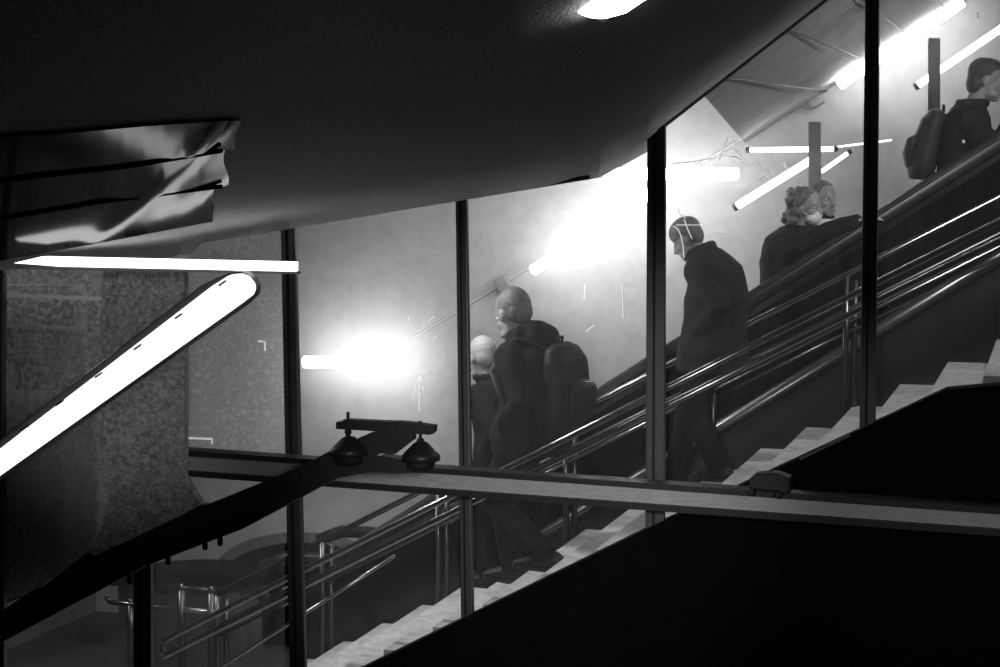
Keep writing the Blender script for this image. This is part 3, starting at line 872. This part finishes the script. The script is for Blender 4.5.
# 1: grey-haired man with the rucksack, walking down to the left, seen from his left and behind
def feetrel(loc, rz, s, offs):
    """ankle heights above the treads below each foot"""
    r = []
    for (x, y) in offs:
        w = V(loc)+Matrix.Rotation(rz, 3, 'Z') @ V((x, y, 0))*s
        fr_ = (w.x-XA)/RUN+1e-6; fr_ -= math.floor(fr_)
        dx = (fr_-.33)*RUN if fr_ < .85 else (fr_-1.33)*RUN
        x += dx/s*abs(math.cos(rz)); w.x -= dx
        r.append(V((x, y, (tread_z(w.x)-loc.z)/s+.083)))
    return r
YM = 10.15
p0 = at(518, 577, YM); p0.z = tread_z(p0.x)
rz1 = math.radians(164)
S1 = 1.09
f1 = feetrel(p0, rz1, S1, [(-.20, .09), (.14, -.07)])
man1 = person('grey-haired man in a dark hooded jacket walking down with a rucksack', p0, rz1, S1,
       (-.08, 0, .88), (-.05, 0, 1.35), (.03, 0, 1.495), .38, -.35,
       [(-.02, .165, .90), (.0, -.165, .90)], f1, [(1, .1, 0), (1, -.1, 0)],
       dict(hood=True, hs=1.13, wr=.02, hair='bald', hairmat='hair_grey', thick=.045, hem=.14, bend=.6, flare=1.1, curl=.7, depth=1.15, epole=[(-1, .6, 0), (-1, -.6, 0)]))
rucksack('dark rucksack on the back of the grey-haired man walking down', p0, (-.285, 0, 1.12), .0, rz1, S1, w=.36, h=.46, d=.20,
         sh=[(-.11, .14, 1.38), (0, .16, 1.34), (.05, .17, 1.2), (-.05, .2, 1.0)])
# 2: pale-haired person behind him
YM2 = 10.75
p0 = at(496, 566, YM2); p0.z = tread_z(p0.x)
rz2 = math.radians(165); S2 = .93
f2 = feetrel(p0, rz2, S2, [(.14, .06), (-.12, -.08)])
person('pale-haired person in a dark coat, half hidden behind the post', p0, rz2, S2,
       (-.02, 0, .90), (.05, 0, 1.40), (.11, 0, 1.56), .3, -.5,
       [(.0, .15, .90), (.0, -.15, .90)], f2, [(1, .1, 0), (1, 0, 0)],
       dict(hair='bald', hs=1.15, hairmat='hair_pale', thick=.03, hem=.2, bend=.2, curl=.7, epole=[(-1, .5, 0), (-1, -.5, 0)]))
# 3: hunched man with head bowed
YM3 = 10.75
p0 = at(707, 472, YM3); p0.z = tread_z(p0.x)
rz3 = math.radians(172); S3 = .95
f3 = feetrel(p0, rz3, S3, [(.14, .07), (-.10, -.08)])
person('hunched man in a long dark coat, head bowed, walking down alone', p0, rz3, S3,
       (-.03, 0, .88), (.04, 0, 1.47), (.145, 0, 1.56), .55, -.1,
       [(.03, .15, .97), (.03, -.15, .97)], f3, [(1, .1, 0), (1, -.1, 0)],
       dict(hair='cap', hairmat='hair_mid', thick=.045, hem=.16, bend=.65, flare=1.08, drop=.11, shw=.155, depth=1.3, epole=[(-1, .4, 0), (-1, -.4, 0)], curl=.7, coat='coat_grey'))
# 4: woman with curly hair and mask on the escalator, arm along the handrail
YW1 = 12.02
c = at(795, 300, YW1); p0 = V((c.x, YW1, 0))
top4 = at(800, 190, YW1).z
S4 = .97; rz4 = math.radians(-8)
p0.z = step_z(p0.x)
ke = (top4-p0.z)/S4-1.60
def loc_of(w, p, rz, s): return (Matrix.Rotation(-rz, 3, 'Z') @ (V(w)-V(p)))/s
hr = loc_of(ea(at(862, 225, YE).x, .0), p0, rz4, S4)
hl_ = loc_of(ea(at(848, 225, YE).x, .05)+V((0, .16, 0)), p0, rz4, S4)
person('woman with curly hair and white face mask leaning on the escalator handrail', p0, rz4, S4,
       (-.08, 0, .86+ke), (.03, -.03, 1.31+ke), (.085, -.03, 1.485+ke), .10, -.3,
       [(.30, .15, 1.08+ke), hr], [V((.05, .09, .083)), V((-.08, -.09, .083))], [(1, 0, 0), (1, 0, 0)],
       dict(hair='curly', hairmat='hair_mid', mask=True, thick=.045, hem=.14, bend=.5, drop=.11, epole=[(-.2, .5, -.9), (-.1, -.7, .15)], palm=[(0, 0, -1), (0, 0, -1)], coat='coat'))
# 5: woman with tied hair and light collar, behind
YW2 = 12.42
c = at(819, 300, YW2); p0 = V((c.x, YW2, 0)); p0.z = step_z(p0.x)
S5 = .95; rz5 = math.radians(-22)
top5 = at(822, 178, YW2).z
ke = (top5-p0.z)/S5-1.72
print('woman2', (top5-p0.z)/S5)
person('woman with tied-back hair and light collar standing behind the masked woman', p0, rz5, S5,
       (0, 0, .90+ke), (.0, 0, 1.40+ke), (.03, 0, 1.57+ke), .05, -.45,
       [(.15, .2, 1.0+ke), (.2, -.2, 1.05+ke)], [V((.05, .08, .083)), V((-.02, -.08, .083))], [(1, 0, 0), (1, 0, 0)],
       dict(hair='tied', hairmat='hair_mid', thick=.03, hem=.14, scarf=True))
# 6: dark-haired man with rucksack at the right edge
YM6 = 12.15
c = at(972, 150, YM6); p0 = V((c.x, YM6, 0)); p0.z = step_z(p0.x)
S6 = 1.06; rz6 = math.radians(4)
top6 = at(982, 53, YM6).z
ke = (top6-p0.z)/S6-1.735
print('man6', (top6-p0.z)/S6)
person('dark-haired man in a dark jacket riding up at the right edge, hand raised', p0, rz6, S6,
       (-.06, 0, .90+ke), (-.01, 0, 1.40+ke), (.075, 0, 1.57+ke), .12, .0,
       [(.20, .17, 1.24+ke), (.22, -.14, 1.30+ke)], [V((.05, .09, .083)), V((-.08, -.09, .083))], [(1, 0, 0), (1, 0, 0)],
       dict(hair='thick', hairmat='hair_dark', thick=.035, hem=.14, bend=.2, palm=[(0, 1, 0), (0, 1, 0)], curl=.7, coat='coat'))
rucksack('black rucksack on the back of the man at the right edge', p0, (-.255, 0, 1.18+ke), .25, rz6, S6, w=.30, h=.44, d=.17,
         sh=[(-.05, .13, 1.42+ke), (.04, .15, 1.40+ke), (.09, .17, 1.25+ke), (-.02, .18, 1.05+ke)])

# ------------------------------------------------------------------ lights
def area(name, loc, tgt, sx, sy, e, spread=180):
    l = bpy.data.lights.new(name, 'AREA'); l.shape = 'RECTANGLE'; l.size = sx; l.size_y = sy; l.energy = e
    l.spread = math.radians(spread)
    o = bpy.data.objects.new(name, l); COL.objects.link(o)
    o.location = loc
    o.rotation_euler = (V(tgt)-V(loc)).to_track_quat('-Z', 'Y').to_euler()
    return o
area('escalator_fill', (.6, 10.4, 4.7), (-1.4, 12.1, 3.2), .5, .1, 10, 80)  # added fill without a fixture, lights the faces on the escalator
def spot(name, loc, tgt, e, ang, blend):
    l = bpy.data.lights.new(name, 'SPOT'); l.energy = e; l.spot_size = math.radians(ang); l.spot_blend = blend; l.shadow_soft_size = .15
    o = bpy.data.objects.new(name, l); COL.objects.link(o); o.location = loc
    o.rotation_euler = (V(tgt)-V(loc)).to_track_quat('-Z', 'Y').to_euler()
spot('rail_fill_spot', at(540, 430, 3.2), at(540, 486, 8.5), 800, 30, 1.)  # added from the viewer's side to brighten the steel rail
spot('rail_end_fill_spot', at(930, 460, 3.2), at(930, 518, 8.5), 190, 22, 1.)  # second added spot, keeps the right end of the rail bright
spot('pier_fill_spot', at(130, 385, 1.5), at(140, 365, 8.2), 640, 14, 1.)  # added unseen spot, brightens the pier and the grainy glass beside it
area('stair_light', (.3, 10.1, 4.65), (-3.2, 10.1, 1.1), .4, .1, 13, 120)  # unseen light set up the flight so risers shade the treads
area('lower_stair_fill', (-3.6, 10.4, 3.6), (-5.0, 10.6, .6), .8, .1, 14, 120)  # added fill over the lower flight for the handrails there
area('foot_fill', (-7.0, 10.2, 3.3), (-4, 10, 1.2), .12, .5, 32, 110)  # added light on the left, put there for streaks on the lower rails
area('middle_fill', (-4.3, 9.9, 4.0), (-2.2, 10.2, 2.3), .1, .5, 24, 120)  # added light hidden by the soffit, for streaks on the middle rails
area('wall_fill', (-3.6, 11.3, 4.3), (-3.9, 13.6, 2.6), 1.6, .12, 22, 150)  # added fill under the soffit, lifts the left of the back wall

w = bpy.data.worlds.new('world'); scene.world = w; w.use_nodes = True
w.node_tree.nodes['Background'].inputs[0].default_value = (.01, .01, .01, 1)
w.node_tree.nodes['Background'].inputs[1].default_value = .25
scene.view_settings.view_transform = 'Standard'
scene.view_settings.look = 'None'
scene.view_settings.exposure = 0
for o in bpy.data.objects:
    if '_org' in o: del o['_org']
